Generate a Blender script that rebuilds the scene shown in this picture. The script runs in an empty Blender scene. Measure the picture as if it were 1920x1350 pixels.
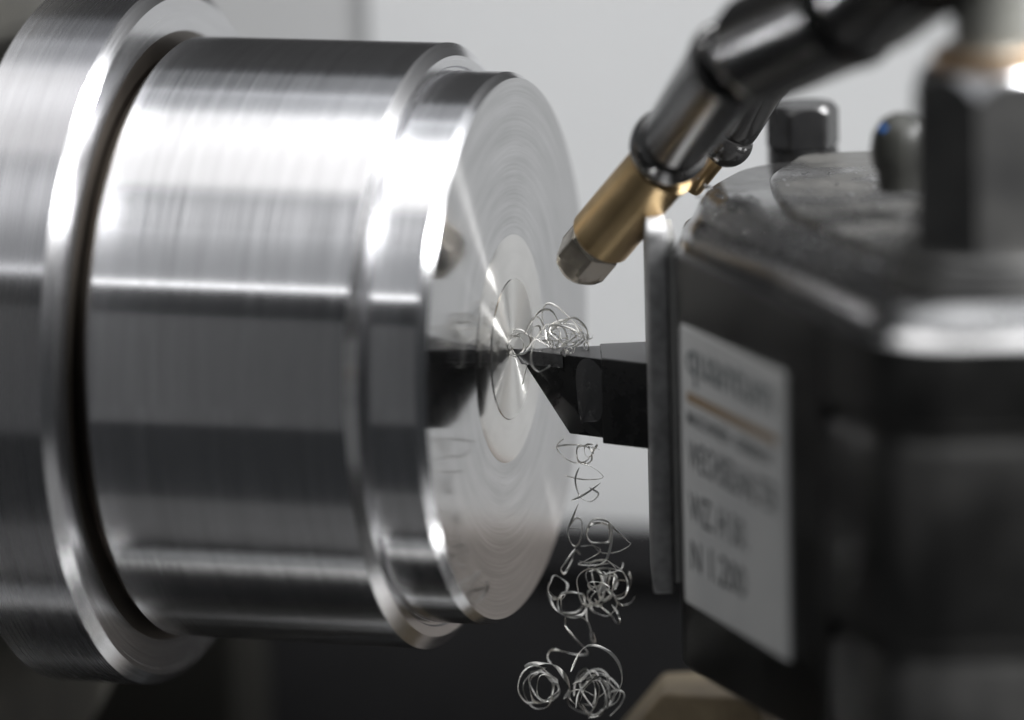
import bpy, bmesh, math, random
from mathutils import Vector, Matrix

MM = 0.001
SC = bpy.context.scene
COL = SC.collection
random.seed(7)

# ------------------------------------------------------------------ camera
F_PX, DIST = 10500.0, 607.0                       # focal length in photo pixels, distance to tool tip (mm)
PITCH, ROLL = math.radians(12.5), math.radians(1.5)
FWD = Vector((0, math.cos(PITCH), -math.sin(PITCH)))
_r0 = Vector((1, 0, 0)); _u0 = Vector((0, math.sin(PITCH), math.cos(PITCH)))
UP = _u0 * math.cos(ROLL) + _r0 * math.sin(ROLL)
RIGHT = _r0 * math.cos(ROLL) - _u0 * math.sin(ROLL)
CAM = -(FWD * DIST + RIGHT * (956 - 960) / F_PX * DIST + UP * (675 - 654) / F_PX * DIST)

def ray(px, py): return FWD + RIGHT * ((px - 960) / F_PX) + UP * ((675 - py) / F_PX)
def atv(px, py, v):                               # point of the photo pixel that lies v mm nearer than the tool tip
    d = ray(px, py); return CAM + d * ((-v - CAM.y) / d.y)
def onz(px, py, z):                               # point of the photo pixel on the level z
    d = ray(px, py); return CAM + d * ((z - CAM.z) / d.z)

cd = bpy.data.cameras.new("camera")
cam = bpy.data.objects.new("camera", cd); COL.objects.link(cam)
cd.sensor_width = 36.0; cd.lens = F_PX * 36.0 / 1920.0
cd.clip_start = 0.02; cd.clip_end = 20
cd.dof.use_dof = True; cd.dof.focus_distance = (DIST - 1.0) * MM
cd.dof.aperture_fstop = 6.8; cd.dof.aperture_blades = 5
cam.matrix_world = Matrix.Translation(CAM * MM) @ Matrix((RIGHT, UP, -FWD)).transposed().to_4x4()
SC.camera = cam

# ------------------------------------------------------------------ world, lamps, exposure
W = bpy.data.worlds.new("World"); SC.world = W; W.use_nodes = True
W.node_tree.nodes["Background"].inputs[0].default_value = (0.9, 0.95, 1.0, 1)
W.node_tree.nodes["Background"].inputs[1].default_value = 0.03
SC.view_settings.view_transform = 'Standard'; SC.view_settings.look = 'None'
SC.view_settings.exposure = 0.1; SC.view_settings.gamma = 1.0
SC.cycles.use_denoising = True
SC.cycles.max_bounces = 10; SC.cycles.glossy_bounces = 8

TH = math.radians(17.4)                            # spindle axis against the picture plane
AX = Vector((math.cos(TH), -math.sin(TH), 0)); BX = Vector((math.sin(TH), math.cos(TH), 0)); KX = Vector((0, 0, 1))

def softbox(name, elev, dist, axial, depth, length, radiance, color=(1, 1, 1)):
    """rectangular lamp round the spindle: elev 0 = camera side, 90 = overhead, 180 = behind"""
    e = math.radians(elev)
    n = -BX * math.cos(e) + KX * math.sin(e)
    p = n * dist + AX * axial
    ld = bpy.data.lights.new(name, 'AREA'); ld.shape = 'RECTANGLE'
    ld.size = length * MM; ld.size_y = depth * MM
    ld.energy = radiance * math.pi * ld.size * ld.size_y; ld.color = color
    o = bpy.data.objects.new(name, ld); COL.objects.link(o)
    x = AX; z = n; y = z.cross(x)
    o.matrix_world = Matrix.Translation(p * MM) @ Matrix((x, y, z)).transposed().to_4x4()
    return o
softbox("softbox_overhead", 86, 700, 70, 520, 800, 0.44, (1, 0.99, 0.98))
softbox("softbox_overhead_core", 86, 690, 70, 430, 800, 0.64, (1, 0.99, 0.98))
softbox("softbox_overhead_centre", 85.5, 680, 70, 370, 800, 0.60, (1, 0.99, 0.98))
softbox("softbox_front_high", 60.5, 800, 0, 260, 1100, 0.34, (0.96, 0.98, 1))
softbox("softbox_front_low", 41.5, 800, 0, 290, 1100, 0.40, (0.96, 0.98, 1))
softbox("tube_front", 31.5, 800, 0, 22, 1100, 2.8)
softbox("softbox_rear_high", 108, 690, 190, 200, 900, 1.0, (0.95, 0.97, 1))
softbox("softbox_rear_mid", 121, 660, 220, 175, 900, 0.5, (0.95, 0.97, 1))
softbox("reflector_left", 0, 700, -395, 520, 300, 0.15, (1, 1, 1))
def fill_lamp(name, loc, aim, w, h, watts):
    ld = bpy.data.lights.new(name, 'AREA'); ld.shape = 'RECTANGLE'; ld.size = w * MM; ld.size_y = h * MM; ld.energy = watts
    o = bpy.data.objects.new(name, ld); COL.objects.link(o); o.location = Vector(loc) * MM
    o.rotation_euler = (Vector(aim) - Vector(loc)).to_track_quat('-Z', 'Y').to_euler()
wl = AX * 620 - BX * 190 + KX * 520
fill_lamp("fill_lamp", tuple(wl), (20, 90, 0), 260, 200, 9.5)  # unseen lamp added to brighten the back wall
lr = (AX * .70 + BX * .30 + KX * .68) * 650
fill_lamp("spot_right", tuple(lr), (0, 0, 0), 80, 50, 4.6)

# ------------------------------------------------------------------ materials
def mat(name, color, rough=0.5, metal=0.0, **kw):
    m = bpy.data.materials.new(name); m.use_nodes = True
    b = m.node_tree.nodes["Principled BSDF"]
    b.inputs["Base Color"].default_value = (*color, 1); b.inputs["Roughness"].default_value = rough
    b.inputs["Metallic"].default_value = metal
    for k, v in kw.items(): b.inputs[k].default_value = v
    return m
def nodes(m): return m.node_tree.nodes, m.node_tree.links, m.node_tree.nodes["Principled BSDF"]
def math_node(N, L, op, a, b=None):
    n = N.new("ShaderNodeMath"); n.operation = op
    for i, x in enumerate((a, b)):
        if x is None: continue
        if isinstance(x, (int, float)): n.inputs[i].default_value = x
        else: L.new(x, n.inputs[i])
    return n.outputs[0]
def ramp(N, L, fac, lo, hi, a, b):
    r = N.new("ShaderNodeMapRange"); r.inputs[1].default_value = lo; r.inputs[2].default_value = hi
    r.inputs[3].default_value = a; r.inputs[4].default_value = b; L.new(fac, r.inputs[0]); return r.outputs[0]

def turned(name, color, rough, aniso, face=False, streak=0.17, bump=0.005, freq=4000.0, contrast=1.0):
    """turned steel: tool marks run round the local X axis"""
    m = mat(name, color, rough, 1.0); N, L, B = nodes(m)
    B.inputs["Anisotropic"].default_value = aniso; B.inputs["Anisotropic Rotation"].default_value = 0.25
    t = N.new("ShaderNodeTangent"); t.direction_type = 'RADIAL'; t.axis = 'X'
    L.new(t.outputs[0], B.inputs["Tangent"])
    tc = N.new("ShaderNodeTexCoord"); s = N.new("ShaderNodeSeparateXYZ"); L.new(tc.outputs["Object"], s.inputs[0])
    ang = math_node(N, L, 'ARCTAN2', s.outputs[2], s.outputs[1])
    rad = math_node(N, L, 'SQRT', math_node(N, L, 'ADD', math_node(N, L, 'MULTIPLY', s.outputs[1], s.outputs[1]),
                                            math_node(N, L, 'MULTIPLY', s.outputs[2], s.outputs[2])))
    across = rad if face else s.outputs[0]
    c = N.new("ShaderNodeCombineXYZ")
    L.new(math_node(N, L, 'MULTIPLY', across, freq), c.inputs[0]); L.new(math_node(N, L, 'MULTIPLY', ang, 0.9), c.inputs[1])
    n1 = N.new("ShaderNodeTexNoise"); n1.inputs["Scale"].default_value = 1.0; n1.inputs["Detail"].default_value = 5.0
    n1.inputs["Roughness"].default_value = 0.65; L.new(c.outputs[0], n1.inputs["Vector"])
    c2 = N.new("ShaderNodeCombineXYZ")
    L.new(math_node(N, L, 'MULTIPLY', across, freq * 0.22), c2.inputs[0]); L.new(math_node(N, L, 'MULTIPLY', ang, 1.7), c2.inputs[1])
    n2 = N.new("ShaderNodeTexNoise"); n2.inputs["Scale"].default_value = 1.0; n2.inputs["Detail"].default_value = 3.0
    L.new(c2.outputs[0], n2.inputs["Vector"])
    mul = math_node(N, L, 'MULTIPLY', ramp(N, L, n1.outputs[0], 0.3, 0.7, 1 - streak, 1), ramp(N, L, n2.outputs[0], 0.35, 0.65, 1 - streak * .6, 1))
    mx = N.new("ShaderNodeMix"); mx.data_type = 'RGBA'; mx.inputs[6].default_value = (0, 0, 0, 1)
    mx.inputs[7].default_value = (*color, 1); L.new(mul, mx.inputs[0]); L.new(mx.outputs[2], B.inputs["Base Color"])
    L.new(math_node(N, L, 'ADD', ramp(N, L, n1.outputs[0], 0.3, 0.7, -0.05, 0.05), rough), B.inputs["Roughness"])
    bp = N.new("ShaderNodeBump"); bp.inputs["Strength"].default_value = bump; bp.inputs["Distance"].default_value = 0.0002
    L.new(n1.outputs[0], bp.inputs["Height"]); L.new(bp.outputs[0], B.inputs["Normal"])
    return m

def mottled(name, c1, c2, rough1, rough2, scale, metal=0.0, bump=0.0, detail=6.0, dist=0.0003, **kw):
    m = mat(name, c1, rough1, metal, **kw); N, L, B = nodes(m)
    tc = N.new("ShaderNodeTexCoord")
    n = N.new("ShaderNodeTexNoise"); n.inputs["Scale"].default_value = scale; n.inputs["Detail"].default_value = detail
    n.inputs["Roughness"].default_value = 0.6; L.new(tc.outputs["Object"], n.inputs["Vector"])
    f = ramp(N, L, n.outputs[0], 0.35, 0.65, 0, 1)
    mx = N.new("ShaderNodeMix"); mx.data_type = 'RGBA'; mx.inputs[6].default_value = (*c1, 1); mx.inputs[7].default_value = (*c2, 1)
    L.new(f, mx.inputs[0]); L.new(mx.outputs[2], B.inputs["Base Color"])
    L.new(ramp(N, L, f, 0, 1, rough1, rough2), B.inputs["Roughness"])
    if bump:
        bp = N.new("ShaderNodeBump"); bp.inputs["Strength"].default_value = bump; bp.inputs["Distance"].default_value = dist
        L.new(n.outputs[0], bp.inputs["Height"]); L.new(bp.outputs[0], B.inputs["Normal"])
    return m

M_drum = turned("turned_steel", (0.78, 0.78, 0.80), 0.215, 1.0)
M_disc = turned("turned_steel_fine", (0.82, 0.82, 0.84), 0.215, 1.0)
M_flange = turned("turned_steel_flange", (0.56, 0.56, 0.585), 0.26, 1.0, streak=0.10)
M_cham = turned("bevel_steel", (0.90, 0.90, 0.92), 0.22, 0.6, streak=0.05, bump=0.005)
def two_lobe(m, rough2, fac, color2):
    """polished flats between tool marks plus the wide sheen of the marks themselves"""
    N, L, B = nodes(m); out = N["Material Output"]
    g = N.new("ShaderNodeBsdfAnisotropic"); g.inputs["Color"].default_value = (*color2, 1); g.inputs["Roughness"].default_value = rough2
    g.inputs["Anisotropy"].default_value = 0.8; g.inputs["Rotation"].default_value = 0.0
    t = N.new("ShaderNodeTangent"); t.direction_type = 'RADIAL'; t.axis = 'X'; L.new(t.outputs[0], g.inputs["Tangent"])
    mx = N.new("ShaderNodeMixShader"); mx.inputs[0].default_value = fac
    L.new(B.outputs[0], mx.inputs[1]); L.new(g.outputs[0], mx.inputs[2]); L.new(mx.outputs[0], out.inputs[0]); return m
M_face = two_lobe(turned("faced_steel", (0.66, 0.66, 0.665), 0.11, 0.35, face=True, streak=0.26, bump=0.004, freq=3000), 0.34, 0.03, (0.85, 0.84, 0.83))
M_refl_ring = two_lobe(turned("reflection_ring_steel", (0.82, 0.81, 0.79), 0.16, 0.7, face=True, streak=0.10, bump=0.003, freq=2600), 0.36, 0.14, (0.93, 0.91, 0.88))  # pale ring: a blurred reflection put into the colour
M_hub = two_lobe(turned("faced_steel_centre", (0.92, 0.91, 0.88), 0.10, 0.7, face=True, streak=0.05, bump=0.002, freq=3000), 0.38, 0.7, (0.94, 0.93, 0.90))
M_shoulder = turned("shoulder_steel", (0.70, 0.70, 0.71), 0.24, 0.6, face=True, streak=0.1, bump=0.01)
M_neck = turned("undercut_shade", (0.12, 0.105, 0.09), 0.4, 0.6, streak=0.2)  # dark colour carries the shade inside the groove
M_chuck = mottled("chuck_iron", (0.10, 0.098, 0.09), (0.14, 0.135, 0.12), 0.45, 0.55, 60, metal=0.7)
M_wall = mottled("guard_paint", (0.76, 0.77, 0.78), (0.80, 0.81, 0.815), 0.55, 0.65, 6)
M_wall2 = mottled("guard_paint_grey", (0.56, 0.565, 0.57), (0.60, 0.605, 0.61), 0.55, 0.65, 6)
M_black = mottled("black_enamel", (0.011, 0.011, 0.012), (0.015, 0.015, 0.016), 0.7, 0.8, 30, **{"Specular IOR Level": 0.2})
M_olive = mottled("dark_olive_enamel", (0.011, 0.0107, 0.009), (0.015, 0.0145, 0.012), 0.75, 0.85, 20, **{"Specular IOR Level": 0.25})
M_hood = mottled("dark_hood_paint", (0.045, 0.045, 0.046), (0.06, 0.06, 0.06), 0.55, 0.65, 8)
M_added_skirt = mottled("added_skirt_tan", (0.30, 0.265, 0.24), (0.42, 0.385, 0.36), 0.5, 0.65, 14)  # warm tone picked for its reflection in the end face
M_way = mottled("ground_way", (0.78, 0.78, 0.77), (0.86, 0.86, 0.85), 0.12, 0.18, 40, metal=1.0)
M_flank = mottled("bed_flank_grey", (0.10, 0.10, 0.10), (0.14, 0.14, 0.14), 0.4, 0.5, 40, metal=0.6)
M_tool = mottled("tool_black_oxide", (0.010, 0.010, 0.0105), (0.018, 0.018, 0.0185), 0.22, 0.34, 300, bump=0.05)
M_tooltop = mottled("tool_ground_top", (0.20, 0.20, 0.205), (0.26, 0.26, 0.27), 0.35, 0.45, 400, metal=0.8)
M_carb = mottled("carbide", (0.16, 0.16, 0.165), (0.26, 0.26, 0.27), 0.25, 0.4, 500, metal=0.9)
M_film = mat("coolant_film", (0.055, 0.055, 0.057), 0.06, 0.0, **{"Specular IOR Level": 0.9})
M_drop = mat("coolant_drop", (0.9, 0.92, 0.92), 0.02, 0.0, **{"Transmission Weight": 1.0, "IOR": 1.36})
M_post = mottled("post_black_oxide", (0.075, 0.074, 0.073), (0.115, 0.113, 0.11), 0.28, 0.42, 90, metal=0.9, bump=0.05)
M_posttop = mottled("post_top_wet", (0.12, 0.12, 0.122), (0.24, 0.235, 0.225), 0.12, 0.42, 130, metal=0.7, bump=0.25)
M_rim = mottled("lit_rim", (0.19, 0.19, 0.195), (0.26, 0.257, 0.253), 0.12, 0.26, 110, metal=0.9, bump=0.08)  # lighter than the block walls, bevel highlight put into its colour
M_plate = mottled("ground_plate", (0.24, 0.24, 0.243), (0.36, 0.36, 0.363), 0.42, 0.55, 900, metal=0.6, bump=0.2, dist=0.0001)
M_bright = mat("bright_highlight", (0.72, 0.72, 0.74), 0.28, 1.0)  # bright colour for the nut bevel's highlight and the glint flakes
M_highlight = mottled("bevel_highlight", (0.78, 0.78, 0.79), (0.88, 0.88, 0.89), 0.22, 0.32, 120, metal=0.95)  # pale colour holds the highlight along the rounded corner
M_blackbolt = mottled("black_bolt", (0.015, 0.015, 0.016), (0.025, 0.025, 0.025), 0.2, 0.3, 200)
M_lining = mottled("pale_lining", (0.34, 0.34, 0.335), (0.42, 0.42, 0.41), 0.4, 0.5, 300)
M_cap = mottled("ground_cap", (0.72, 0.72, 0.73), (0.8, 0.8, 0.81), 0.4, 0.5, 300)
M_label = mottled("label_foil", (0.60, 0.605, 0.605), (0.70, 0.70, 0.69), 0.5, 0.6, 50)
M_ink = mat("label_ink", (0.085, 0.09, 0.095), 0.6)
M_inkg = mat("label_ink_grey", (0.20, 0.215, 0.22), 0.6)
M_orange = mat("label_orange", (0.34, 0.235, 0.14), 0.6)
M_brass = mottled("brass", (0.48, 0.34, 0.17), (0.58, 0.43, 0.24), 0.26, 0.36, 120, metal=1.0, bump=0.05)
M_brass2 = mottled("wet_brass_tip", (0.58, 0.52, 0.43), (0.70, 0.64, 0.55), 0.10, 0.24, 160, metal=1.0, bump=0.25, dist=0.0006)
M_rubber = mottled("black_hose_plastic", (0.018, 0.018, 0.019), (0.026, 0.0255, 0.025), 0.10, 0.18, 40, **{"Specular IOR Level": 0.85})
M_bolt = mottled("bolt_black", (0.13, 0.13, 0.13), (0.18, 0.178, 0.172), 0.3, 0.42, 150, metal=0.7)
M_stud = mottled("stud_grey", (0.26, 0.26, 0.24), (0.33, 0.33, 0.30), 0.4, 0.5, 120, metal=0.5)
M_ring = mat("bronze_ring", (0.40, 0.28, 0.18), 0.4, 0.8)
M_knob = mottled("dark_knob", (0.035, 0.036, 0.032), (0.055, 0.055, 0.05), 0.35, 0.5, 200)
M_blue = mat("blue_cap", (0.03, 0.17, 0.55), 0.4)
M_swarf = mottled("swarf_steel", (0.90, 0.89, 0.86), (0.97, 0.96, 0.93), 0.28, 0.42, 400, metal=1.0)
M_block = mottled("tan_block", (0.20, 0.15, 0.09), (0.34, 0.27, 0.17), 0.5, 0.65, 160, bump=0.3)

# ------------------------------------------------------------------ object helpers (all lengths in mm)
def tag(o, label=None, cat=None, group=None, kind=None):
    if label: o["label"] = label
    if cat: o["category"] = cat
    if group: o["group"] = group
    if kind: o["kind"] = kind
    return o
def thing(name, label, cat, loc=(0, 0, 0), rotz=0.0, group=None):
    o = bpy.data.objects.new(name, None); COL.objects.link(o)
    o.empty_display_size = 0.005
    o.location = Vector(loc) * MM; o.rotation_euler = (0, 0, rotz)
    return tag(o, label, cat, group)
def obj(name, bm, m, parent=None, sharp=32.0, local=False):
    """bm holds mm; world coordinates unless local (then in the parent's frame)"""
    me = bpy.data.meshes.new(name)
    off = Vector((0, 0, 0))
    if parent is not None and not local:
        p = parent
        while p is not None: off += p.location / MM; p = p.parent
    bmesh.ops.recalc_face_normals(bm, faces=bm.faces[:])
    for v in bm.verts: v.co = (v.co - off) * MM
    bm.to_mesh(me); bm.free()
    for p in me.polygons: p.use_smooth = True
    me.set_sharp_from_angle(angle=math.radians(sharp))
    me.materials.append(m)
    o = bpy.data.objects.new(name, me); COL.objects.link(o)
    if parent is not None: o.parent = parent
    return o
def frame(axis, ref=Vector((0, 0, 1))):
    z = Vector(axis).normalized()
    if abs(z.dot(ref)) > 0.98: ref = Vector((1, 0, 0))
    x = ref.cross(z).normalized(); y = z.cross(x); return x, y, z
def revolve(bm, prof, origin=(0, 0, 0), axis=(1, 0, 0), seg=96, rot=0.0):
    """profile of (distance along axis, radius)"""
    origin = Vector(origin); x, y, z = frame(axis); rings = []
    for t, r in prof:
        if r < 1e-6: rings.append([bm.verts.new(origin + z * t)])
        else: rings.append([bm.verts.new(origin + z * t + (x * math.cos(rot + 2 * math.pi * i / seg) + y * math.sin(rot + 2 * math.pi * i / seg)) * r) for i in range(seg)])
    for a, b in zip(rings[:-1], rings[1:]):
        for i in range(seg):
            j = (i + 1) % seg
            if len(a) == 1 and len(b) == 1: continue
            if len(a) == 1: bm.faces.new((a[0], b[i], b[j]))
            elif len(b) == 1: bm.faces.new((a[i], a[j], b[0]))
            else: bm.faces.new((a[i], a[j], b[j], b[i]))
    return bm
def lathe(prof, **k): return revolve(bmesh.new(), prof, **k)
def prism(pts, z0, z1, bevel=0.0, seg=3):
    bm = bmesh.new()
    a = [bm.verts.new((p[0], p[1], z0)) for p in pts]; b = [bm.verts.new((p[0], p[1], z1)) for p in pts]
    n = len(pts); bm.faces.new(a[::-1]); bm.faces.new(b)
    for i in range(n): bm.faces.new((a[i], a[(i + 1) % n], b[(i + 1) % n], b[i]))
    if bevel: bmesh.ops.bevel(bm, geom=bm.edges[:], offset=bevel, segments=seg, affect='EDGES', profile=0.5)
    return bm
def box(lo, hi, bevel=0.0, seg=2):
    return prism([(lo[0], lo[1]), (hi[0], lo[1]), (hi[0], hi[1]), (lo[0], hi[1])], lo[2], hi[2], bevel, seg)
def hull(pts, bevel=0.0):
    bm = bmesh.new()
    for p in pts: bm.verts.new(p)
    r = bmesh.ops.convex_hull(bm, input=bm.verts[:])
    bmesh.ops.dissolve_limit(bm, angle_limit=0.01, verts=bm.verts[:], edges=bm.edges[:])
    if bevel: bmesh.ops.bevel(bm, geom=bm.edges[:], offset=bevel, segments=2, affect='EDGES', profile=0.5)
    return bm

# ================================================================== SETTING
WY = 82.0                                          # back wall behind the spindle line
pB = atv(1100, 984, -WY)
seam = atv(652, 60, -WY - 20)
WROT = -TH
WTOP = max(atv(600, -60, -WY).z, atv(1300, -60, -WY + 8).z, atv(1900, -60, -WY + 20).z) + 4
def turned_wall(name, lo, hi, m, bevel=0.0, parent=None):
    o = obj(name, box(lo, hi, bevel), m, parent, local=True)
    if parent is None: o.location = (0, WY * MM, 0); o.rotation_euler = (0, 0, WROT)
    return o
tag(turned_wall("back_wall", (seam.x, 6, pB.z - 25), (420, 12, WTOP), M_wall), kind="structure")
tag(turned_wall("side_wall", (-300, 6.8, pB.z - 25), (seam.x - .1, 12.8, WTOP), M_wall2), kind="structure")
tag(turned_wall("upper_wall", (-300, 5, WTOP + .1), (420, 14, 122), M_hood), kind="structure")
tray = thing("chip_tray", "black enamelled chip tray below the pale back wall", "chip tray", (0, WY, 0), WROT)
turned_wall("tray_side", (-130, 0, -112), (30, 5, pB.z), M_black, 1.5, tray)
turned_wall("added_skirt", (30.1, 0, -112), (420, 5, pB.z), M_added_skirt, 1.5, tray)  # unseen panel added to give the end face a warm reflection
turned_wall("tray_rim", (-130, -1.5, pB.z - 6), (30, -0.05, pB.z - 2.5), M_black, 1.0, tray)
bed = thing("lathe_bed", "pale ground bed ways under the workpiece, mirrored in its underside", "lathe bed", (-20, 30, -150), -TH)
obj("bed_way", box((-320, -75.6, 22), (330, -50.6, 32), 1), M_way, bed, local=True)
obj("bed_way", box((-320, -14.6, 22), (330, 60, 32), 1), M_way, bed, local=True)
obj("bed_flank", box((-320, -144, 20), (330, -89, 30), 1), M_flank, bed, local=True)
obj("bed_web", box((-320, -146, 0), (330, 62, 18), 1), M_black, bed, local=True)

pC = atv(437, 1250, -64)
hs = thing("headstock_cover", "dark olive headstock panel under the steel flange", "machine panel", (pC.x, 64, -112), WROT)
obj("panel", box((-120, 0, 0), (0, 14, 112 + atv(437, 1150, -64).z), 1.5), M_olive, hs, local=True)

# ================================================================== WORKPIECE (local X = spindle axis, local frame)
wp = thing("steel_workpiece", "polished stepped steel workpiece with mirror end face clamped in the spindle", "workpiece", (0, 0, 0), -TH)
SEG = 256
def wpart(name, prof, m, parent=wp, **k):
    return obj(name, lathe(prof, seg=SEG, axis=(1, 0, 0)), m, parent, local=True, sharp=18, **k)
fd = wpart("front_disc", [(-7.1, 29.6), (-6.4, 30.0), (-1.0, 30.0)], M_disc)
wpart("edge_bevel", [(-1.0, 30.0), (0.0, 29.35)], M_cham, fd)
ef = wpart("end_face", [(0.0, 29.35), (0.0, 12.4)], M_face)
wpart("reflection_ring", [(0.0, 12.4), (0.22, 11.2), (0.22, 7.7), (0.32, 7.6)], M_refl_ring, ef)  # ring step shaped to hold the bright reflected arc
wpart("centre_spot", [(0.32, 7.6), (0.32, 0.0)], M_hub, ef)
wpart("shoulder", [(-7.1, 29.6), (-7.1, 30.3), (-6.8, 30.5), (-6.8, 31.6)], M_shoulder)
dr = wpart("drum", [(-7.75, 33.0), (-36.1, 33.0), (-36.6, 32.6)], M_drum)
wpart("drum_bevel", [(-6.8, 31.6), (-7.75, 33.0)], M_cham, dr)
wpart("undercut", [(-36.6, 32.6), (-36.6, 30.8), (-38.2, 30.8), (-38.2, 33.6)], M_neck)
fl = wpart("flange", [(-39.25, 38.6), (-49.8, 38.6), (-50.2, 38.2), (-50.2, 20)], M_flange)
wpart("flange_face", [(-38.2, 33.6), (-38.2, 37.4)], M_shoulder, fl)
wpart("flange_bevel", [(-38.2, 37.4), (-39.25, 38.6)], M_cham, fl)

ch = thing("lathe_chuck", "dark iron chuck body behind the steel flange", "chuck", tuple(AX * -62), -TH)
def cpart(name, prof, m, parent=ch):
    return obj(name, lathe(prof, seg=192, axis=(1, 0, 0)), m, parent, local=True)
cpart("chuck_body", [(5, 20), (5, 52.5), (3.5, 54), (-40, 54), (-40, 0)], M_chuck)
cpart("spigot", [(13, 26), (5, 26)], M_chuck)

# ================================================================== CUTTING TOOL
ZB = -8.8
tl = thing("cutting_tool", "black lathe cutting tool with pointed tip touching the steel end face", "cutting tool", (0.6, -0.2, ZB))
TIP = Vector((0.35, -0.15, 0.0))
fr = Vector((14.6, -9.4, 0)); fdir = Vector((14.25, -9.2, 0)).normalized(); nrm = Vector((fdir.y, -fdir.x, 0))
def tp(s, w, z): return TIP + fdir * s + Vector((0, 0, z)) if w == 0 else None
S0, S1 = 11.4, 20.0                               # head length, shank end along the front side
relief = 5.9 / fdir.x
top_back = [(TIP.x + 7.5, 0.0), (TIP.x + 24, 1.6)]
h1 = TIP + fdir * S0
head = [TIP, h1, Vector((h1.x, 0.6, 0)), Vector((TIP.x + 5, 0.15, 0))]
lowtip = TIP + fdir * relief
pts = [TIP + Vector((0.25, -0.08, -0.05))] + [Vector((p.x, p.y, -0.06)) for p in head[1:]]
pts += [Vector((lowtip.x, lowtip.y + 0.5, ZB)), Vector((lowtip.x + 1.2, 0.2, ZB)), Vector((h1.x, h1.y + 0.35, ZB)), Vector((h1.x, 0.2, ZB))]
obj("tool_head", hull(pts, 0.05), M_tool, tl, sharp=20)
obj("ground_top", prism([(TIP.x + .55, TIP.y - .25), (h1.x - .05, h1.y + .05), (h1.x - .05, .5), (TIP.x + 5, .1)], -0.058, -0.02), M_tooltop, tl)
e = TIP + fdir * 22
q = h1 + nrm * 0.30
e2 = e + nrm * 0.30
obj("shank", prism([(q.x, q.y), (e2.x, e2.y), (e2.x + 4, 2.2), (q.x, 0.9)], ZB - 0.45, 0.10, 0.08), M_tool, tl, sharp=20)
obj("shank_top", prism([(q.x + .1, q.y + .2), (e2.x - .2, e2.y + .2), (e2.x + 3.7, 2.0), (q.x + .1, 0.75)], 0.102, 0.14), M_tooltop, tl)
# brazed carbide tip set into the front side
cs = TIP + fdir * 6.4
cb = [TIP, cs, cs + Vector((0.0, 2.4, 0)), TIP + Vector((2.0, 0.1, 0))]
lo = TIP + fdir * 1.05 + Vector((0, 0, -1.55)); lo2 = cs + Vector((0, 0, -1.45))
obj("carbide_tip", hull([p + nrm * 0.10 + Vector((0, 0, 0.03)) for p in cb] + [lo + nrm * 0.08, lo2 + nrm * 0.10, lo2 + Vector((0, 2.0, 0)), lo + Vector((0.8, 0.4, 0))], 0.03), M_carb, tl, sharp=20)
# coolant film and beads on the front side
bm = bmesh.new(); ring = []
for i in range(48):
    a = 2 * math.pi * i / 48
    k = 1 + 0.04 * math.sin(3 * a + 1) + 0.03 * math.sin(5 * a)
    s = 9.7 + 1.75 * k * math.copysign(abs(math.cos(a)) ** 0.7, math.cos(a)); z = -3.7 + 3.5 * k * math.copysign(abs(math.sin(a)) ** 0.7, math.sin(a))
    ring.append((s, z))
def onface(s, z, out): # head side leans in slightly towards the bottom
    lean = 0.35 * (-z / 8.8)
    return TIP + fdir * s + Vector((0, lean, z)) + nrm * out
c0 = bm.verts.new(onface(9.7, -3.7, 0.09))
r1 = [bm.verts.new(onface(9.7 + (s - 9.7) * .9, -3.7 + (z + 3.7) * .95, 0.085)) for s, z in ring]
r2 = [bm.verts.new(onface(s, z, 0.02)) for s, z in ring]
for i in range(48):
    j = (i + 1) % 48
    bm.faces.new((c0, r1[i], r1[j])); bm.faces.new((r1[i], r2[i], r2[j], r1[j]))
obj("coolant_film", bm, M_film, tl, sharp=80)
def beads(bm, pos, r, n, flat=0.55, seg=10):
    x, y, z = frame(n)
    prof = [(r * flat * math.cos(t), r * math.sin(t)) for t in [0, .35, .7, 1.05, 1.4, 1.57]]
    revolve(bm, prof, pos, n, seg)
bm = bmesh.new()
for i in range(34):
    s, z = random.uniform(8.3, 11.2), random.uniform(-6.3, -0.8)
    if random.random() < .5: z = random.uniform(-4.4, -0.8); s = random.uniform(9.0, 11.0)
    beads(bm, onface(s, z, 0.15), random.uniform(0.08, 0.3), nrm)
for i in range(10): beads(bm, onface(random.uniform(4, 12), random.uniform(-8, -1.8), 0.05), random.uniform(0.05, 0.09), nrm)
tag(obj("coolant_bead", bm, M_drop, tl, sharp=80), kind="stuff")

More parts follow.
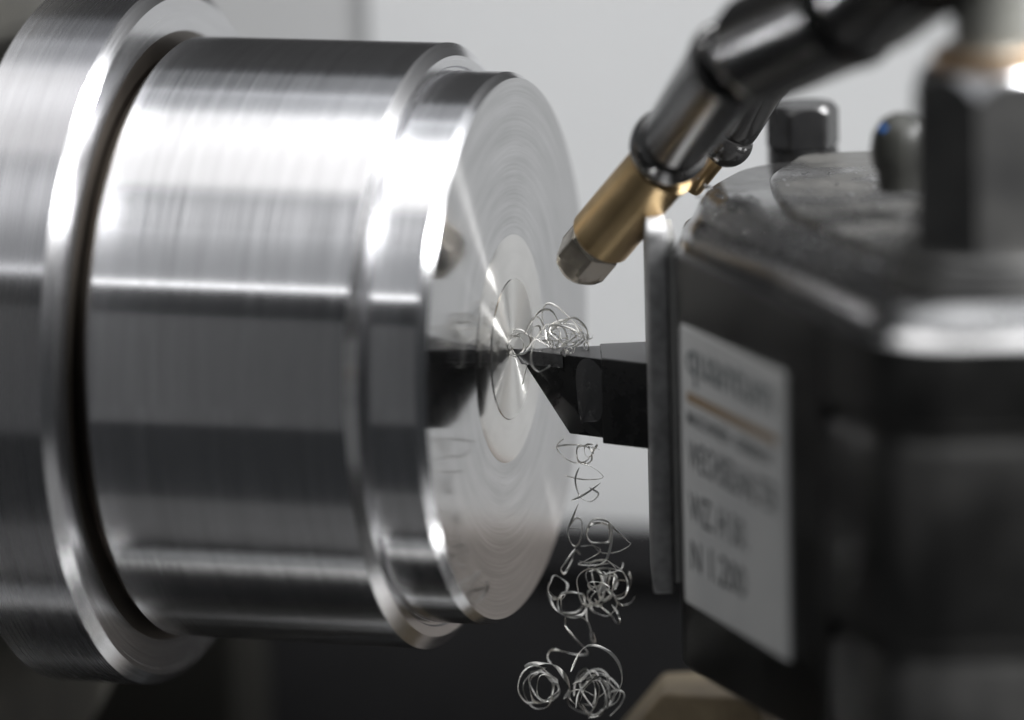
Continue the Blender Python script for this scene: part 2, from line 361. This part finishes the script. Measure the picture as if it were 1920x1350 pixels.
# ================================================================== TOOL POST
PV = 20.0
P1 = atv(1262, 415, PV); ZT = P1.z
P2 = Vector((P1.x + 13.3, P1.y - 34.5, ZT))
ZL = -31.0
PK = onz(1452, 296, ZT)
u = Vector((P2.x - P1.x, P2.y - P1.y, 0)); LEN = u.length; u.normalize(); nL = Vector((u.y, -u.x, 0))
if nL.x > 0: nL = -nL
NF = onz(1850, 652, ZT - 3.6); CC = onz(1862, 530, ZT); RK = 10.0
ins = -nL                                          # towards the inside of the block
sT = (P1.y - (NF.y + RK - RK * ins.y)) / -u.y
T1 = Vector((P1.x, P1.y, 0)) + u * sT; KC = T1 + ins * RK
def swept(outline, levels):
    """closed outline lifted through (inset, z) levels, capped"""
    n = len(outline); nr = []
    for i in range(n):
        a = (outline[i] - outline[i - 1]).normalized(); b = (outline[(i + 1) % n] - outline[i]).normalized()
        m = Vector((-(a.y + b.y), a.x + b.x)); m.normalize(); k = max(m.dot(Vector((-a.y, a.x))), .4); nr.append(m / k)
    bm = bmesh.new(); rows = [[bm.verts.new((p.x + q.x * d, p.y + q.y * d, z)) for p, q in zip(outline, nr)] for d, z in levels]
    for a, b in zip(rows[:-1], rows[1:]):
        for i in range(n): bm.faces.new((a[i], a[(i + 1) % n], b[(i + 1) % n], b[i]))
    bm.faces.new(rows[-1]); bm.faces.new(rows[0][::-1]); return bm
def rounded(pts, rad, seg=6):
    out = []; n = len(pts)
    for i in range(n):
        p = pts[i]; a = (pts[i - 1] - p); b = (pts[(i + 1) % n] - p); r = min(rad[i], a.length * .45, b.length * .45)
        if r < .01: out.append(p); continue
        p0 = p + a.normalized() * r; p1 = p + b.normalized() * r
        for k in range(seg + 1):
            t = k / seg; out.append(p0 * (1 - t) ** 2 + p * 2 * t * (1 - t) + p1 * t * t)
    return out
post = thing("tool_post", "black quick change tool post with grey nameplate and tall hex nut", "tool post", (CC.x, CC.y, -60))
V2 = lambda p: Vector((p[0], p[1]))
G0 = Vector((P1.x, P1.y, 0)) + u * LEN; G1 = G0 + u * 0.7
hold = rounded([V2(P1), V2(G0), V2(G0 + ins * 16), V2((PK.x + 12, PK.y + 2)), V2(PK), V2(onz(1360, 312, ZT)), V2(onz(1284, 352, ZT))], [2.0, .5, .3, 2, 2, 2, 2])
TOPB = [(0, ZT - 3.6), (.9, ZT - 2.5), (1.15, ZT - 2.45), (1.15, ZT - 2.0), (1.8, ZT - .8), (2.3, ZT - .1), (2.5, ZT)]
body = obj("holder_block", swept(hold, [(1.0, ZL), (0, ZL + 1.0), (0, ZT - 3.62)]), M_post, post, sharp=50)
arc = [V2(KC) + V2((math.cos(a), math.sin(a))) * RK for a in [math.atan2(nL.y, nL.x) % (2 * math.pi) + k / 14 * (1.5 * math.pi - math.atan2(nL.y, nL.x) % (2 * math.pi)) for k in range(15)]]
blk = [V2(G1)] + arc + [V2((KC.x + 34, KC.y - RK)), V2((KC.x + 34, PK.y + 8)), V2((PK.x + 13, PK.y + 4)), V2(G1 + ins * 17)]
obj("post_block", swept(blk, [(.2, -70), (.2, -18.6), (.9, -17.8), (.9, -16.6), (.25, -15.9), (0, -15.2), (0, 3.2), (.5, 4.0), (.7, 4.6), (.7, 5.4), (.2, 5.9), (0, 6.4), (0, ZT - 3.62)]), M_post, post, sharp=50)
backs = [V2((KC.x + 34, KC.y - RK)), V2((KC.x + 34, PK.y + 8)), V2((PK.x + 12, PK.y + 2)), V2(PK), V2(onz(1360, 312, ZT)), V2(onz(1284, 352, ZT))]
rim = rounded([V2(P1), V2(G0)] + arc + backs, [2.0, 0] + [0] * len(arc) + [0, 0, 1, 6, 6, 6])
obj("top_rim", swept(rim, TOPB), M_rim, post, sharp=50)
obj("highlight_band", swept(arc[4:] + [V2((KC.x + 33, KC.y - RK)), V2((KC.x + 33, KC.y - RK + 4)), V2((arc[4].x + 6, KC.y - RK + 5))], [(d - .04, z + .02) for d, z in TOPB[:6]]), M_highlight, post, sharp=60)  # overlay only where the bevel highlight falls, painted pale
obj("top_plate", swept(rounded([V2(onz(1440, 340, ZT)), V2(onz(1470, 400, ZT)), V2(onz(1640, 480, ZT)), V2((CC.x + 14, CC.y - 8)), V2((CC.x + 16, PK.y)), V2((PK.x + 3, PK.y - 1))], [3, 4, 5, 3, 3, 3]), [(0, ZT - .1), (0, ZT + .4), (.4, ZT + .7), (.8, ZT + .75)]), M_posttop, post, sharp=60)
obj("washer", lathe([(ZT + .5, 5), (ZT + .5, 10.6), (ZT + 1.5, 10.6), (ZT + 1.9, 10.2), (ZT + 1.9, 9.6), (ZT + 3.4, 9.6), (ZT + 3.9, 9.1), (ZT + 3.9, 5)], origin=(CC.x, CC.y, 0), axis=(0, 0, 1), seg=96), M_bolt, post)
def hexnut(bm, c, r, z0, z1, cham, rot, rows_used=(0, 1, 2, 3)):
    """chamfered hex: intersection of a hexagon with a cone at the top"""
    n = 72; rows = []
    ap = r * math.cos(math.pi / 6)
    def hexr(a):
        a = (a - rot) % (math.pi / 3) - math.pi / 6
        return ap / math.cos(a)
    rim = ap * 0.97
    for kind in rows_used:
        row = []
        for i in range(n):
            a = 2 * math.pi * i / n; R = hexr(a)
            if kind == 0: z, rr = z0, R
            elif kind == 1: z, rr = z1 - (R - rim) * cham, R
            elif kind == 2: z, rr = z1, rim
            else: z, rr = z1, rim * .55
            row.append(bm.verts.new((c.x + rr * math.cos(a), c.y + rr * math.sin(a), z)))
        rows.append(row)
    for a, b in zip(rows[:-1], rows[1:]):
        for i in range(n): bm.faces.new((a[i], a[(i + 1) % n], b[(i + 1) % n], b[i]))
    if rows_used[-1] == 3: bm.faces.new(rows[-1])
    return bm
nut = obj("hex_nut", hexnut(bmesh.new(), CC, 8.0, ZT + 3.9, ZT + 21.6, 1.6, math.radians(15), (0, 1)), M_bolt, post, sharp=25)
obj("nut_bevel", hexnut(bmesh.new(), CC, 8.0, ZT + 3.9, ZT + 21.6, 1.6, math.radians(15), (1, 2, 3)), M_bright, post, sharp=25).parent = nut  # bevel split off in brighter steel to carry the overhead highlight
obj("collar", lathe([(ZT + 21.6, 5.8), (ZT + 23.0, 5.8), (ZT + 23.4, 5.4), (ZT + 23.4, 3)], origin=(CC.x, CC.y, 0), axis=(0, 0, 1), seg=64), M_ring, post)
obj("stud", lathe([(ZT + 23.4, 0)] + [(ZT + 23.4 + i * .5, 4.0 - .3 * (i % 2)) for i in range(40)] + [(ZT + 44, 0)], origin=(CC.x, CC.y, 0), axis=(0, 0, 1), seg=64), M_stud, post, sharp=70)
# front edge of the clamp plate left of the label
pl0 = atv(1211, 432, 17); pl1 = atv(1262, 1114, 17)
cp = thing("clamp_plate", "upright grey ground steel plate between cutting tool and nameplate", "plate", (pl0.x + 1, -10, pl1.z))
prof = [(pl0.x, pl0.z), (pl0.x + 2.15, pl0.z), (pl0.x + 2.15, pl1.z), (pl0.x + .9, pl1.z)]
obj("plate_body", box((pl0.x, -17, pl1.z), (pl0.x + 2.25, -4.5, pl0.z - .55), .35, 3), M_plate, cp)
obj("plate_lining", box((pl0.x + 2.26, -16.2, pl1.z + 1.0), (pl0.x + 3.1, -5, pl0.z - 1.2), .2, 2), M_lining, cp)
obj("plate_top", box((pl0.x + .15, -16.9, pl0.z - .6), (pl0.x + 2.15, -4.6, pl0.z), .12, 2), M_cap, cp)

# nameplate on the left side of the body
def onlab(s, z, out): return Vector((P1.x, P1.y, 0)) + u * s + Vector((0, 0, z)) + nL * out
s0, s1 = 2.2, 29.0
zt0 = onz(1275, 597, 0)                            # heights below are set from the photo's label rows
ztop, zbot = 7.2, -22.9
bm = bmesh.new()
for s, z in ((s0, ztop), (s1, ztop), (s1, zbot), (s0, zbot)):
    for out in (0.02, 0.5): bm.verts.new(onlab(s, z, out))
bmesh.ops.convex_hull(bm, input=bm.verts[:]); 
bmesh.ops.dissolve_limit(bm, angle_limit=0.01, verts=bm.verts[:], edges=bm.edges[:])
bmesh.ops.bevel(bm, geom=bm.edges[:], offset=.2, segments=2, affect='EDGES')
plate = obj("nameplate", bm, M_label, post)
ROTL = Matrix((u, Vector((0, 0, 1)), nL)).transposed().to_4x4()
if ROTL.determinant() < 0: print("flip")
def lettering(text, s, z, h, width, m, bold=0.0):
    cu = bpy.data.curves.new("lettering", 'FONT'); cu.body = text; cu.size = 1.0; cu.extrude = 0.0; cu.offset = bold; cu.resolution_u = 2
    t = bpy.data.objects.new("tmp", cu); COL.objects.link(t)
    bpy.context.view_layer.update()
    me = bpy.data.meshes.new_from_object(t.evaluated_get(bpy.context.evaluated_depsgraph_get()))
    xs = [v.co.x for v in me.vertices]; ys = [v.co.y for v in me.vertices]
    bpy.data.objects.remove(t)
    kx = width / (max(xs) - min(xs)); ky = h / (max(ys) - min(ys)); x0 = min(xs); y0 = min(ys)
    par = post.location / MM
    for v in me.vertices:
        v.co = (onlab(s + (v.co.x - x0) * kx, z + (v.co.y - y0) * ky, 0.53) - par) * MM
    me.name = "lettering"; me.materials.clear(); me.materials.append(m)
    o = bpy.data.objects.new("lettering", me); COL.objects.link(o); o.parent = plate
    return o
lettering("quantum", 4.0, 1.0, 4.6, 22.5, M_inkg, 0.02)
bm = bmesh.new()
for s, z in ((4.0, .3), (27.0, .2), (27.0, -.8), (4.0, -.8)): bm.verts.new(onlab(s, z, .53))
bm.verts.ensure_lookup_table(); bm.faces.new(bm.verts)
obj("orange_stripe", bm, M_orange, post).parent = plate
lettering("MASCHINEN - GERMANY", 4.0, -3.2, 1.5, 22.0, M_ink, 0.02)
lettering("WECHSELHALTER", 4.0, -8.0, 3.2, 23.0, M_ink, 0.01)
lettering("WZ. H 30.", 4.0, -13.6, 3.2, 15.0, M_ink, 0.01)
lettering("N", 4.4, -18.8, 3.2, 2.6, M_ink, 0.01)
lettering("1.200", 9.4, -18.8, 3.4, 9.2, M_ink, 0.01)

# clamping bolts and knob on the tool post
def bolt_at(px, pyb, v, r, h, name, label):
    b = atv(px, pyb, v)
    t = thing(name, label, "bolt", (b.x, b.y, b.z))
    obj("shaft", lathe([(-6, r * .8), (0, r * .8), (0, r * 1.0), (.6, r * 1.02), (h * .35, r * 1.02), (h * .38, r * .9), (h * .4, 0)], origin=b, axis=(0, 0, 1), seg=48), M_blackbolt, t)
    obj("hex_head", hexnut(bmesh.new(), b, r * 1.08, b.z + h * .4, b.z + h, 1.2, math.radians(8)), M_blackbolt, t, sharp=25)
    return t
bolt_at(1506, 322, -26, 3.9, 7.8, "hex_bolt", "small black hex bolt behind the coolant hose")
kb = atv(1690, 320, 24)
kn = thing("round_knob", "dark round knob with blue spot left of the big hex nut", "knob", (kb.x, kb.y, kb.z))
obj("knob_body", lathe([(-2, 2.4), (0, 2.6), (.6, 3.0), (2.2, 3.2), (4.0, 2.9), (5.4, 2.0), (6.0, .8), (6.1, 0)], origin=kb, axis=(0, 0, 1), seg=48), M_knob, kn)
bp = bmesh.new(); revolve(bp, [(-.5, .5), (.35, .5), (.5, .35), (.5, 0)], kb + Vector((-1.7, -1.2, 4.5)), Vector((-.6, -.45, .66)), 24)
obj("blue_spot", bp, M_blue, kn)

# coolant drops lying on the tool post
bm = bmesh.new()
for i in range(330):
    a, b = random.random(), random.random()
    x = P1.x + 3 + 28 * a; lim0 = P1.y + 2 - (x - P1.x) * 2.3; y = max(lim0, P2.y + 9) + 26 * b
    if (Vector((x, y)) - CC.xy).length < 11.5: continue
    beads(bm, Vector((x, y, ZT + (.74 if b > .2 else .02))), random.choice((.15, .2, .25, .35, .5)), Vector((0, 0, 1)), .6)
for i in range(14):
    f = random.random(); p = P1.lerp(P2, f)
    beads(bm, Vector((p.x + .35, p.y + .5, ZT - .35)), random.uniform(.15, .3), Vector((-.6, -.2, .8)), .6)
tag(obj("coolant_drops", bm, M_drop, None, sharp=80), "clear coolant drops scattered on the tool post top", "droplets", kind="stuff")

bm = bmesh.new()
random.seed(5)
for i in range(90):
    if i < 60: c = onz(random.uniform(1470, 1700), random.uniform(320, 500), ZT + .8)
    else:
        f = random.random(); q = P1.lerp(P2, f * 1.5); c = Vector((q.x + 1.6, q.y + .8, ZT - .9 + random.uniform(0, .6)))
    if (c.xy - CC.xy).length < 11: continue
    r = random.uniform(.12, .30); n = Vector((random.uniform(-.35, .35), random.uniform(-.45, .1), 1)).normalized(); x, y, z = frame(n)
    a0 = random.uniform(0, 6); k = random.uniform(.5, 1)
    vs = [bm.verts.new(c + z * (.12 + h) + (x * math.cos(a0 + j * 1.2566) + y * math.sin(a0 + j * 1.2566) * k) * r) for h in (0, .04) for j in range(5)]
    bm.faces.new(vs[5:]); bm.faces.new(vs[:5][::-1])
    for j in range(5): bm.faces.new((vs[j], vs[(j + 1) % 5], vs[5 + (j + 1) % 5], vs[5 + j]))
tag(obj("glint_flakes", bm, M_bright, None, sharp=10), "tiny bright flakes added as glints on the wet tool post top", "glint flakes", kind="stuff")  # flakes added to make bright blurred glints on the post

# ================================================================== COOLANT HOSES
def bell(p0, p1, r0, rs, r1):
    """one hose link: ball at p0, conical sleeve from rs to the open mouth r1 at p1"""
    a = (p1 - p0); Ln = a.length
    prof = []
    for i in range(13):
        t = math.pi - i * math.pi * 0.62 / 12
        prof.append((r0 * math.cos(t), max(r0 * math.sin(t), 0)))
    q0 = r0 * math.cos(math.pi * .38); sh = max(rs - r0 * .93, 0)
    prof += [(q0 + .15, rs * .90 - .3 * sh), (q0 + .5 + sh * .3, rs * .97 - .1 * sh), (q0 + 1.1 + sh * .6, rs)]
    prof += [(Ln - 1.2, r1 - .05), (Ln - .9, r1 + .12), (Ln - .35, r1 + .14), (Ln - .08, r1), (Ln, r1 - .25), (Ln - .06, r1 - .55), (Ln - .5, r1 - .75), (Ln - 2.2, r1 - .9), (Ln - 2.2, 0)]
    return lathe(prof, origin=p0, axis=a, seg=96)
tipE = atv(1086, 508, 0); n0 = atv(1125, 448, 3); n1 = atv(1240, 312, 9)
h1_ = thing("coolant_hose", "black segmented coolant hose with brass nozzle aimed at the steel face", "hose", tuple(n1))
j1 = atv(1256, 274, 11); j2 = atv(1378, 112, 29); j3 = atv(1596, 12, 43); j4 = atv(1740, -95, 54); j5 = atv(1890, -230, 68)
obj("hose_link", bell(j1, j2, 4.3, 3.75, 4.65), M_rubber, h1_)
obj("hose_link", bell(j2 + (j3 - j2) * .03, j3, 3.6, 5.7, 6.1), M_rubber, h1_)
obj("hose_link", bell(j3, j4, 5.1, 6.3, 6.6), M_rubber, h1_)
obj("hose_link", bell(j4, j5, 5.6, 6.5, 6.9), M_rubber, h1_)
def nozzle(parent, n0, n1, r, tip=True):
    ax = (n1 - n0); Ln = ax.length
    nz = obj("nozzle", lathe([(0, r * .82), (0, r * .93), (.35, r), (Ln - .5, r), (Ln - .4, r * 1.06), (Ln, r * 1.06), (Ln, r * .5)], origin=n0, axis=ax, seg=72), M_brass, parent)
    if tip:
        a = ax.normalized(); x, y, z = frame(a)
        bm = bmesh.new(); rows = []
        for t, rr, rnd in ((.1, r * .80, 0), (-.7, r * .92, 0), (-3.6, r * .92, 0), (-4.7, r * .82, .5), (-5.4, r * .62, 1), (-5.7, r * .3, 1), (-5.75, 0.01, 1)):
            row = []
            for i in range(72):
                an = 2 * math.pi * i / 72
                hx = math.cos(math.pi / 6) / math.cos((an + .35) % (math.pi / 3) - math.pi / 6)
                row.append(bm.verts.new(n0 + z * t + (x * math.cos(an) + y * math.sin(an)) * rr * (hx * (1 - rnd) + .93 * rnd)))
            rows.append(row)
        for a_, b_ in zip(rows[:-1], rows[1:]):
            for i in range(72): bm.faces.new((a_[i], a_[(i + 1) % 72], b_[(i + 1) % 72], b_[i]))
        obj("hex_tip", bm, M_brass2, nz, sharp=16)
        bm = bmesh.new(); revolve(bm, [(1.75 - 1.75 * math.cos(t), 1.75 * math.sin(t) * .8) for t in [i * math.pi / 10 for i in range(11)]], n0 - z * 5.4 + Vector((.5, -.3, -.2)), z, 32)
    return nz
nozzle(h1_, n0, n1, 3.55)
k0 = atv(1292, 352, -6); k1 = atv(1346, 286, -5)
h2_ = thing("rear_coolant_hose", "second black coolant hose link with brass end half hidden behind the front hose", "hose", tuple(k1))
nozzle(h2_, k0, k1, 1.4, False)
obj("hose_link", bell(atv(1364, 266, -5), atv(1440, 140, -3), 2.8, 2.5, 2.7), M_rubber, h2_)

# tan block at the bottom edge
t0 = atv(1285, 1272, -14)
bk = obj("tan_block", prism([(t0.x - 2.7, t0.y - 6), (t0.x + 8, t0.y - 9), (t0.x + 11, t0.y + 4), (t0.x - 2.3, t0.y + 3)], t0.z - 22, t0.z, .5), M_block)
# sloping left side
for v in bk.data.vertices:
    if v.co.x < (t0.x - 1.5) * MM: v.co.x -= (t0.z * MM - v.co.z) * 0.85
tag(bk, "blurred tan block at the bottom edge under the nameplate", "block")

# ================================================================== SWARF
def catmull(pts, n=9, closed=False):
    out = []; m = len(pts)
    for i in range(m if closed else m - 1):
        g = (lambda k: pts[k % m]) if closed else (lambda k: pts[min(max(k, 0), m - 1)])
        p0, p1, p2, p3 = g(i - 1), g(i), g(i + 1), g(i + 2)
        for k in range(n):
            t = k / n
            out.append(0.5 * ((2 * p1) + (p2 - p0) * t + (2 * p0 - 5 * p1 + 4 * p2 - p3) * t * t + (3 * p1 - p0 - 3 * p2 + p3) * t * t * t))
    if not closed: out.append(pts[-1])
    return out
def strand(parent, pts, w=0.15, th=0.06, closed=False, twist=None, rnd=random):
    """flat ribbon chip: elliptic section that twists along the path"""
    path = catmull(pts, 10, closed); bm = bmesh.new(); rings = []; n = len(path)
    tw0 = rnd.uniform(0, 6.28); tw = rnd.uniform(-.13, .13) if twist is None else twist
    nr = None
    for i, p in enumerate(path):
        t = (path[(i + 1) % n] - path[i - 1]) if (closed or 0 < i < n - 1) else (path[min(i + 1, n - 1)] - path[max(i - 1, 0)])
        if t.length < 1e-6: t = Vector((1, 0, 0))
        t.normalize()
        if nr is None: nr = t.orthogonal().normalized()
        nr = (nr - t * nr.dot(t)); nr = nr.normalized() if nr.length > 1e-5 else t.orthogonal().normalized()
        bn = t.cross(nr); a = tw0 + tw * i
        e1 = nr * math.cos(a) + bn * math.sin(a); e2 = t.cross(e1)
        k = 1.0 if closed else min(1, .35 + i / 6, .35 + (n - 1 - i) / 6)
        k *= 1 + .25 * math.sin(i * .21 + tw0)
        rings.append([bm.verts.new(p + (e1 * math.cos(b) * w * 1.0 + e2 * math.sin(b) * th * .65) * k) for b in [j * math.pi / 3 for j in range(6)]])
    for i in range(n if closed else n - 1):
        a, b = rings[i], rings[(i + 1) % n]
        for j in range(6): bm.faces.new((a[j], a[(j + 1) % 6], b[(j + 1) % 6], b[j]))
    return obj("strand", bm, M_swarf, parent, sharp=75)
def P(region, scale):
    def f(x, y, v): return atv(region[0] + x / scale, region[1] + y / scale, v)
    return f
def trace(parent, f, pts, v=0.0, dv=1.0, **k):
    ph = random.uniform(0, 6.28); st = random.uniform(.6, 1.3)
    out = [f(p[0] + random.gauss(0, 1.2), p[1] + random.gauss(0, 1.2), (p[2] if len(p) > 2 else v) + dv * math.sin(ph + st * i)) for i, p in enumerate(pts)]
    return strand(parent, out, **k)
def ell(cx, cy, rx, ry, a0=0, turns=1.0, n=8, grow=0.0, tilt=0.0):
    r = []
    for i in range(int(n * turns) + 1):
        a = math.radians(a0) + 2 * math.pi * i / n; g = 1 + grow * i / n
        g *= random.uniform(.82, 1.16); x, y = rx * g * math.cos(a), ry * g * math.sin(a)
        r.append((cx + x * math.cos(tilt) - y * math.sin(tilt), cy + x * math.sin(tilt) + y * math.cos(tilt)))
    return r

g1 = P((880, 500), 3.75)
b0 = atv(1040, 655, 1)
sw = thing("swarf_tangle", "bright wiry swarf tangle lying on the cutting tool tip", "swarf", tuple(b0), group="steel swarf")
random.seed(21)
for pts, v, dv in [
    (ell(325, 560, 58, 68, 30, 1.4), 1.2, .8), (ell(365, 525, 72, 62, 200, 1.6, grow=.1), 0, 1.2),
    ([(300, 618), (390, 606), (450, 520), (520, 440), (600, 412), (700, 432), (780, 468), (838, 540)], 2, 1),
    ([(392, 470), (440, 385), (500, 312), (575, 308), (622, 380), (636, 460), (622, 560)], 0, 1.2),
    ([(520, 430), (512, 330), (545, 262), (610, 278), (700, 358), (775, 430), (812, 510), (842, 548)], 0, 1.5),
    ([(640, 420), (720, 362), (790, 392), (832, 450), (842, 520), (815, 570)], -1, 1),
    ([(520, 430), (465, 510), (436, 610), (440, 690), (485, 737), (540, 716), (568, 690)], 5.2, .5),
    ([(550, 540), (556, 470), (620, 424), (720, 440), (790, 484), (832, 545)], 1, 1),
    ([(535, 470), (560, 540), (640, 600), (700, 540), (800, 518)], 0, 1.2),
    ([(385, 470), (440, 372), (485, 356), (525, 430), (540, 520)], 1, 1),
    ([(425, 490), (540, 545), (640, 598)], .5, .3), ([(490, 522), (600, 522), (810, 518)], -1, .4),
    (ell(620, 500, 70, 78, 20, 1.2), -1, 1.5), (ell(470, 500, 40, 90, 80, .8), -1, 1),
    (ell(672, 605, 26, 22, 0, 1.7), 3, .8), (ell(700, 590, 22, 26, 40, 1.4), 3, .8), (ell(822, 560, 18, 26, 0, 1.8), 1, .8),
    ([(560, 410), (640, 388), (740, 360), (810, 420), (838, 500), (836, 565)], -2, .8),
    ([(420, 620), (395, 740), (370, 830)], 1.5, .4), ([(300, 470), (330, 440), (380, 450), (430, 500)], 0, .6),
    (ell(690, 470, 130, 90, 160, .8, tilt=.2), -2, 1.4)]:
    trace(sw, g1, pts, v, dv, w=random.uniform(.08, .115), th=.045)
for k in range(13):
    trace(sw, g1, ell(random.gauss(640, 95), random.gauss(490, 42), random.uniform(45, 150), random.uniform(35, 80), random.uniform(0, 360), random.uniform(.5, 1.1), tilt=random.uniform(-.5, .5)), random.uniform(-2, 2), 1.5, w=random.uniform(.06, .09), th=.04)

g2 = P((940, 820), 2.547)
sw2 = thing("hanging_swarf_thread", "thin loose swarf strand hanging under the cutting tool", "swarf", tuple(atv(1085, 930, 1)), group="steel swarf")
for pts in [[(300, 5), (263, 45), (300, 95), (360, 122), (410, 108), (445, 60), (462, 30)], [(262, 45), (300, 38), (380, 36), (470, 60)],
            [(360, 122), (430, 142), (488, 190), (400, 200), (305, 185)], [(372, 145), (355, 210), (378, 285), (430, 305), (462, 270), (420, 240)],
            [(335, 302), (400, 270), (475, 215)], ell(400, 80, 40, 42, 0, 1.1), ell(420, 60, 22, 30, 40, .9),
            [(372, 310), (345, 370), (320, 440), (326, 490), (355, 520), (382, 480), (388, 405), (355, 388), (328, 430), (380, 432)]]:
    trace(sw2, g2, pts, 1.5, 1.2, w=.11, th=.05)
sw3 = thing("falling_swarf_clump", "large curly swarf clump falling in front of the black bed", "swarf", tuple(atv(1110, 1090, 2)), group="steel swarf")
for pts in [ell(465, 460, 58, 52, 200, 1.5, tilt=-.4), [(405, 440), (440, 395), (500, 400), (540, 440), (600, 490), (617, 512), (560, 545), (480, 552), (430, 510)],
            [(520, 400), (528, 470), (500, 580), (440, 620)], [(380, 520), (440, 520), (470, 545), (400, 590), (365, 605), (430, 610), (520, 600)],
            [(350, 530), (310, 592), (287, 630), (302, 650), (335, 600), (352, 540), (380, 560)],
            ell(272, 715, 50, 54, 70, 1.3), [(228, 690), (222, 740), (250, 810), (310, 855), (380, 850), (405, 810)],
            ell(340, 790, 60, 48, 0, 1.9, grow=.12), ell(425, 720, 66, 84, 120, 1.2), [(520, 600), (575, 640), (604, 700), (590, 760), (545, 768), (510, 720), (520, 650)],
            ell(480, 790, 62, 68, 250, 1.1, tilt=.6), ell(500, 720, 34, 62, 30, 1.5, tilt=.3), [(420, 640), (480, 625), (540, 630), (575, 642)],
            [(445, 770), (480, 810), (520, 850), (548, 885), (566, 880), (555, 840), (530, 800)], ell(450, 760, 44, 36, 10, 1.3, tilt=.9), ell(520, 690, 30, 44, 0, 1.2),
            [(430, 640), (440, 690), (470, 740), (500, 660), (480, 640)],
            [(360, 850), (405, 875), (425, 920), (432, 965), (448, 978), (440, 930)], [(304, 855), (312, 900), (350, 960), (412, 1026), (360, 1038), (290, 1022), (238, 1016), (220, 1050), (240, 1085)],
            [(405, 790), (408, 850), (412, 880)], [(370, 590), (420, 600), (500, 585), (560, 640)]]:
    trace(sw3, g2, pts, 2, 1.6, w=random.uniform(.11, .16), th=.055)
for k in range(5):
    trace(sw3, g2, ell(random.gauss(470, 55), random.gauss(690, 75), random.uniform(25, 75), random.uniform(25, 70), random.uniform(0, 360), random.uniform(.5, 1.2), tilt=random.uniform(0, 3)), random.uniform(0, 4), 1.6, w=random.uniform(.07, .11), th=.045)
sw4 = thing("lower_swarf_coil", "loose coiled swarf at the bottom edge left of the tan block", "swarf", tuple(atv(1080, 1310, 5)), group="steel swarf")
for k in range(5): trace(sw4, g2, ell(165 + 14 * k, 1190 + random.uniform(-12, 12), 82 - 6 * k, 96 - 6 * k, random.uniform(0, 360), 1.0, tilt=random.uniform(-.3, .3)), 5, 2.0, w=.12, th=.05)
trace(sw4, g2, [(110, 1095), (180, 1080), (250, 1090), (300, 1140), (325, 1200), (300, 1250)], 6, 1, w=.24, th=.08)
trace(sw4, g2, [(185, 1110), (230, 1145), (270, 1180)], 6, .5, w=.28, th=.08)
trace(sw4, g2, [(330, 1120), (380, 1020), (440, 992), (520, 1030), (565, 1090), (575, 1170), (540, 1240)], 9, 1, w=.19, th=.07)
for k in range(13):
    a = random.uniform(0, 6.28)
    trace(sw4, g2, ell(425 + 30 * math.cos(a), 1230 + 45 * math.sin(a), random.uniform(55, 125), random.uniform(40, 115), random.uniform(0, 360), random.uniform(.35, 1.0), tilt=random.uniform(0, 3)), random.uniform(1, 7), 2, w=random.uniform(.07, .13), th=.05)
trace(sw4, g2, [(340, 1180), (390, 1150), (435, 1115), (480, 1160), (515, 1200), (520, 1260)], 5, .6, w=.22, th=.08)
trace(sw4, g2, [(520, 1215), (560, 1205), (585, 1230), (570, 1280), (520, 1330)], 4, .6, w=.12, th=.06)
